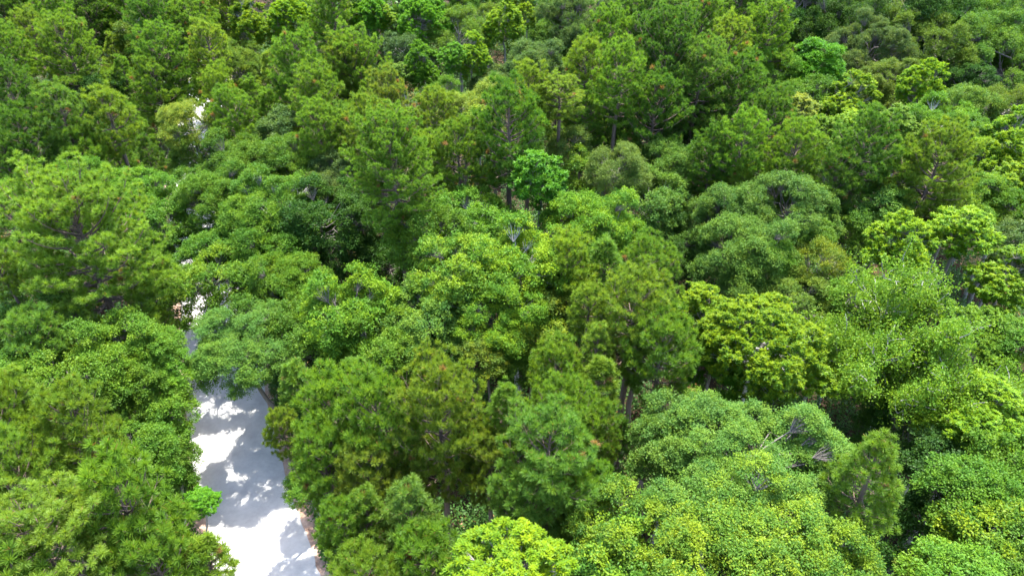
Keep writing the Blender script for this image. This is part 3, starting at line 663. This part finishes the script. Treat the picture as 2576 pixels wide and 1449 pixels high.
 (898, 900, 90, 'young_pine', 'pineB', 'bluish young pine left of the bottom centre pines', {'h': 12.5}),
 (860, 955, 180, 'pine', 'pine', 'pine right of the shadowed road, behind the bottom pines', {'h': 13.5}),
 (1110, 908, 240, 'pine', 'pineY', 'tall yellowish pine with dark trunk in the bottom centre group', {'h': 15.5, 'p': 5, 'q': 2.6}),
 (960, 960, 180, 'pine', 'pine', 'pine left of the tall yellowish pine in the bottom centre', {'h': 14.5}),
 (1270, 950, 115, 'young_pine', 'pine', 'narrow pine with a thin stem right of the tall yellowish pine', {'h': 14}),
 (1405, 962, 190, 'pine', 'pine', 'pine behind the bluish bottom pine, right of centre', {'h': 14}),
 (1500, 1015, 120, 'pine', 'pine', 'pine between the bluish bottom pine and the dark cedar', {'h': 12}),
 (1375, 1025, 260, 'pine', 'pineB', 'large bluish pine with dense round tufts, bottom centre', {'h': 14.5, 'q': 1.9}),
 (1560, 1045, 100, 'cedar', 'pineD', 'dark feathery cedar beside the minty oak', {'h': 10}),
 (712, 1035, 105, 'pine', 'pineY', 'pine reaching over the right verge of the road', {'h': 9.5, 'k': 1}),
 (825, 1080, 180, 'pine', 'pine', 'pine right of the road by the dappled shadow', {'h': 12.5, 'k': 1}),
 (775, 1170, 100, 'oak', 'light', 'small leafy bush tree on the right verge of the sunny road', {'h': 6.5}),
 (930, 1120, 150, 'pine', 'pineO', 'pine with orange brown needle patches, bottom left of centre', {'h': 12.5}),
 (1230, 1090, 130, 'pine', 'pineO', 'rusty tinged pine beside a dark hollow, bottom centre', {'h': 11.5}),
 (1040, 1196, 180, 'young_pine', 'pineB', 'pointed blue green pine at the bottom centre, left of the lime tree', {'h': 13, 'q': 2.4}),
 (930, 1215, 140, 'young_pine', 'pine', 'pointed pine left of the blue green pointed one at the bottom', {'h': 12.5}),
 (870, 1260, 160, 'pine', 'pine', 'pine at the bottom right of the white road', {'h': 12, 'k': 1}),
 (915, 1370, 200, 'pine', 'pineY', 'pine at the bottom edge right of the white road', {'h': 12.5, 'k': 1}),
 (1080, 1330, 190, 'pine', 'pine', 'pine at the bottom edge left of the lime tree', {'h': 12}),
 (1330, 1190, 190, 'pine', 'pineB', 'front pine below the bluish pine, above the lime tree', {'h': 12}),
 (1480, 1180, 150, 'pine', 'pine', 'pine left of the yellow flecked oak', {'h': 11.5}),
 (1450, 1290, 130, 'pine', 'pineB', 'shaded pine right of the bottom lime tree', {'h': 10}),
 (1284, 1330, 280, 'lime', 'lime', 'bright lime yellow tree with star shaped leaf whorls at the bottom edge', {'h': 14.5, 'q': 1.6, 'tip': .9, 'k': 1.0, 'p': 5}),
 # bottom right
 (1860, 980, 430, 'oak', 'mint', 'wide minty green oak above the yellow flecked oak', {'h': 13.5, 'q': 1.25, 'tip': .5}),
 (1690, 1015, 220, 'oak', 'mint', 'left shoulder crown of the wide minty green oak', {'h': 12.5}),
 (2030, 1060, 200, 'oak', 'mint', 'right shoulder crown of the wide minty green oak', {'h': 12}),
 (1880, 1155, 430, 'oak', 'flecked', 'large oak with yellow flecked tips, bottom right', {'h': 14, 'q': 1.3, 'tip': 1.15}),
 (1610, 1240, 260, 'oak', 'flecked', 'left crown of the yellow flecked oak at the bottom', {'h': 13, 'tip': 1.15}),
 (1560, 1350, 230, 'oak', 'flecked', 'yellow flecked crown at the bottom edge right of the lime tree', {'h': 12.5, 'tip': 1.15}),
 (2040, 1300, 260, 'oak', 'flecked', 'right crown of the yellow flecked oak, next to the lone pine', {'h': 13.5, 'tip': 1.15}),
 (1820, 1330, 280, 'oak', 'flecked', 'bottom edge crown of the yellow flecked oak', {'h': 14, 'tip': 1.15}),
 (2190, 1084, 200, 'young_pine', 'pine', 'lone round tufted pine standing clear in the bottom right', {'h': 15.5, 'q': 2.3, 'k': 1.15}),
 (2467, 955, 220, 'lime', 'lime', 'lime green tree low on the right edge, below the open tree', {'h': 11.5, 'q': 1.5}),
 (2367, 1025, 115, 'lime', 'lime', 'small lime green crown left of the low right lime tree', {'h': 10, 'q': 1.6}),
 (2525, 1072, 180, 'oak', 'light', 'light leafy crown at the right edge under the lime tree', {'h': 11}),
 (2384, 1105, 180, 'oak', 'oakD', 'dark leafy tree right above the lone pine', {'h': 10}),
 (2290, 1020, 190, 'oak', 'oakD', 'shaded leafy tree in the black gap right of the minty oak', {'h': 8.5}),
 (2440, 1175, 190, 'oak', 'oak', 'leafy tree right of the lone pine', {'h': 11}),
 (2545, 1200, 170, 'oak', 'oak', 'leafy crown at the right edge level with the lone pine', {'h': 11}),
 (2480, 1275, 220, 'oak', 'light', 'tree with bare yellow green twigs in the bottom right', {'h': 11, 'tip': 1.1, 'bark': (.36, .36, .28)}),
 (2335, 1270, 180, 'oak', 'oakD', 'low dark tree between the lone pine and the twiggy corner tree', {'h': 8}),
 (2400, 1365, 210, 'oak', 'light', 'leafy crown at the bottom edge near the right corner', {'h': 11.5}),
 (2320, 1400, 120, 'oak', 'olive', 'small olive crown at the bottom edge below the lone pine', {'h': 10}),
 (2560, 1380, 170, 'oak', 'oak', 'crown filling the bottom right corner', {'h': 11}),
]

WK = {'pine': 1.14, 'young_pine': 1.2, 'cedar': 1.0, 'oak': 1.09, 'fine': 1.1, 'lime': 0.96, 'cone': 1.0, 'open': 1.0}
def place_tree(idx, row):
    x, yt, wpx, kind, col, label = row[:6]; opt = row[6] if len(row) > 6 else {}
    rg = random.Random(idx * 7 + 3)
    h = opt.get('h', HGT[kind] + rg.uniform(-.8, .8)); q = opt.get('q', HR[kind] * (1.18 if kind == 'pine' and yt > 850 else 1))
    Rr, yc, d = 3.0, yt + 40, 40.0
    for _ in range(12):
        a = Rr * q / 2
        X, Y, d = at(x, yc, h - a)
        Rr = wpx * opt.get('k', WK[kind] * (1.12 if 'pine' in kind and yt > 850 else 1.2 if yt < 70 and x > 1980 else 1)) / 2 * d / F
        th = PITCH + math.atan((yc - CY) / F)
        yc = yt + math.hypot(Rr * math.sin(th), a * math.cos(th)) * F / d
    best = sorted(range(len(META[kind])), key=lambda i: abs(math.log(META[kind][i][0] / Rr)))
    near = [i for i in best if abs(math.log(META[kind][i][0] / META[kind][best[0]][0])) < .01]
    pi_ = opt.get('p', near[idx % len(near)])
    pr = get_proto(kind, pi_)
    s = Rr / pr['R']; Hc = Rr * q; sz = Hc / pr['Hc']
    e = bpy.data.objects.new(NAME[kind], None); C.objects.link(e); e.empty_display_size = .5
    e.location = (X, Y, 0); e.rotation_euler = (0, 0, opt.get('rot', rg.uniform(0, 6.28)))
    e['label'] = label; e['category'] = CAT.get(kind, 'tree'); e['group'] = GROUP[kind]
    zb = max(0.4, h - Hc)
    def part(nm, me, z, sc_, colr):
        o = bpy.data.objects.new(nm, me); C.objects.link(o); o.parent = e; o.location = (0, 0, z); o.scale = sc_; o.color = colr
        return o
    j = lambda v, k: tuple(c * (1 + k * rg.uniform(-1, 1)) for c in v)
    br = opt.get('bark', BARK[kind])
    rd, rp = road_off(X, Y)
    if rd < 3.9:                                             # a tree over the road grows from the verge and leans out
        v_ = np.array([X, Y]) - rp; v_ = v_ / max(rd, 1e-6) * (3.9 - rd + rg.uniform(0, .8)); a_ = -e.rotation_euler.z
        ex, ey = v_[0] * math.cos(a_) - v_[1] * math.sin(a_), v_[0] * math.sin(a_) + v_[1] * math.cos(a_)
        part('trunk', leaning_trunk(zb, pr['r0'] * s, ex, ey), 0, (1, 1, 1), (*br, 1))
    else: part('trunk', trunk_mesh(zb, pr['r0'] * s), 0, (1, 1, 1), (*br, 1))
    part('branches', pr['branches'], zb, (s, s, sz), (*br, 1))
    v = rg.uniform(.92, 1.08)
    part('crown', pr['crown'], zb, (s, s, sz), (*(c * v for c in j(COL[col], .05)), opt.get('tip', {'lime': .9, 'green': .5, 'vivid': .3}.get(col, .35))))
    return X, Y, Rr
PLACED = [place_tree(i, r) for i, r in enumerate(TREES)]

# ---------------------------------------------------------------- ground, verge, road
def strip(name, half, z, mat, seed, wob, cols=9, crown=0.0):
    rg = np.random.default_rng(seed); d = unit(np.gradient(road_c, axis=0)); nrm = np.stack([-d[:, 1], d[:, 0]], 1)
    n = len(road_c); wl = half + np.convolve(rg.normal(size=n + 8), np.ones(9) / 3, 'valid')[:n] * wob; wr = half + np.convolve(rg.normal(size=n + 8), np.ones(9) / 3, 'valid')[:n] * wob
    t = np.linspace(-1, 1, cols); V = []
    for i in range(n):
        for u in t:
            o = nrm[i] * (u * (wl[i] if u < 0 else wr[i])); V.append((road_c[i, 0] + o[0], road_c[i, 1] + o[1], z + crown * (1 - u * u)))
    V = np.array(V); i = np.arange(n - 1)[:, None] * cols; j = np.arange(cols - 1)[None]
    f = np.stack([i + j, i + cols + j, i + cols + j + 1, i + j + 1], -1).reshape(-1, 4)[:, ::-1]
    o = bpy.data.objects.new(name, mesh_from(name, V, f, mat, smooth=True)); C.objects.link(o); o['kind'] = 'structure'; return o
g = np.array([(-900, -600, 0), (900, -600, 0), (900, 1500, 0), (-900, 1500, 0)], float)
go = bpy.data.objects.new('ground', mesh_from('ground', g, np.array([[0, 1, 2, 3]]), M_GROUND)); C.objects.link(go); go['kind'] = 'structure'
strip('verge', 3.3, 0.02, M_VERGE, 3, 0.22)
strip('road', 2.5, 0.035, M_ROAD, 5, 0.11, crown=0.05)

# ---------------------------------------------------------------- undergrowth: shrubs and ferns nobody could count, one object
def undergrowth():
    rg = np.random.default_rng(99); P_, D_, N_, to = [], [], [], []
    cnt = 0
    while cnt < 10000:
        x, y = rg.uniform(-62, 66), rg.uniform(6, 118)
        if cnt % 10 == 0:
            q = road_c[rg.integers(1, 110)]; x, y = q[0] + rg.choice([-1, 1]) * rg.uniform(3.1, 4.6), q[1] + rg.normal()
        if abs(x) > 12 + y * .80: continue
        dr = np.min(np.hypot(road_c[:, 0] - x, road_c[:, 1] - y))
        if dr < 3.0: continue
        cnt += 1
        r = min(rg.uniform(.4, 1.3), (dr - 2.6) * .9); hh = min(rg.uniform(.4, 2.6) + (rg.uniform(0, 3) if rg.random() < .3 else 0), (dr - 2.6) * 1.4 + .3)
        n = int(150 * (r / .8) ** 1.5 * (.6 + hh / 4)); d = rand_dirs(rg, n); d[:, 2] = np.abs(d[:, 2])
        k = 9; sub = rand_dirs(rg, k); sub[:, 2] = np.abs(sub[:, 2]); d = unit(d * .55 + sub[rg.integers(k, size=n)] * .8)
        p = np.array([x, y, hh * .3]) + d * np.array([r, r, hh * .7]) * rg.uniform(.55, 1.05, (n, 1)); P_.append(p)
        D_.append(d * .5 + rg.normal(size=(n, 3)) * .7); N_.append(rg.normal(size=(n, 3)) * .5 + np.array([0, 0, 1.0]))
        to.append(np.clip(.5 + rg.normal() * .22 + rg.normal(size=n) * .12, 0, 1))
    P = np.concatenate(P_); n = len(P); L = .15 * rg.uniform(.7, 1.5, n)
    me = leaves_mesh('undergrowth', P, np.concatenate(D_), np.concatenate(N_), L, L * .6, np.concatenate(to), np.zeros(n), M_UNDER)
    o = bpy.data.objects.new('undergrowth', me); C.objects.link(o); o.color = (.052, .12, .024, 0)
    o['kind'] = 'stuff'; o['label'] = 'dark green shrubs and ferns covering the shaded forest floor'; o['category'] = 'undergrowth'
undergrowth()
def distant_wood():
    rg = np.random.default_rng(7); P_, D_, N_, to = [], [], [], []
    for _ in range(620):
        y = rg.uniform(92, 165); x = rg.uniform(-1, 1) * (14 + y * .8)
        r = rg.uniform(1.8, 3.6); top = rg.uniform(8, 14.5); n = 420; k = 12
        d = rand_dirs(rg, n); d[:, 2] = np.abs(d[:, 2]) - .25; sub = rand_dirs(rg, k); sub[:, 2] = np.abs(sub[:, 2]); d = unit(d * .6 + sub[rg.integers(k, size=n)] * .7)
        P_.append(np.array([x, y, top - r * 1.2]) + d * np.array([r, r, r * 1.2]) * rg.uniform(.6, 1.05, (n, 1)))
        D_.append(d * .5 + rg.normal(size=(n, 3)) * .7); N_.append(rg.normal(size=(n, 3)) * .5 + np.array([0, 0, 1.0])); to.append(np.clip(.5 + rg.normal() * .2 + rg.normal(size=n) * .12, 0, 1))
    P = np.concatenate(P_); n = len(P); L = .42 * rg.uniform(.7, 1.4, n)
    o = bpy.data.objects.new('distant_wood', leaves_mesh('distant_wood', P, np.concatenate(D_), np.concatenate(N_), L, L * .65, np.concatenate(to), np.zeros(n), M_UNDER)); C.objects.link(o)
    o.color = (.05, .12, .02, 0); o['kind'] = 'stuff'; o['label'] = 'far green wood seen through gaps along the top edge'; o['category'] = 'wood'
distant_wood()
print('TREES', len(TREES), 'polys', sum(len(m.polygons) for m in bpy.data.meshes))
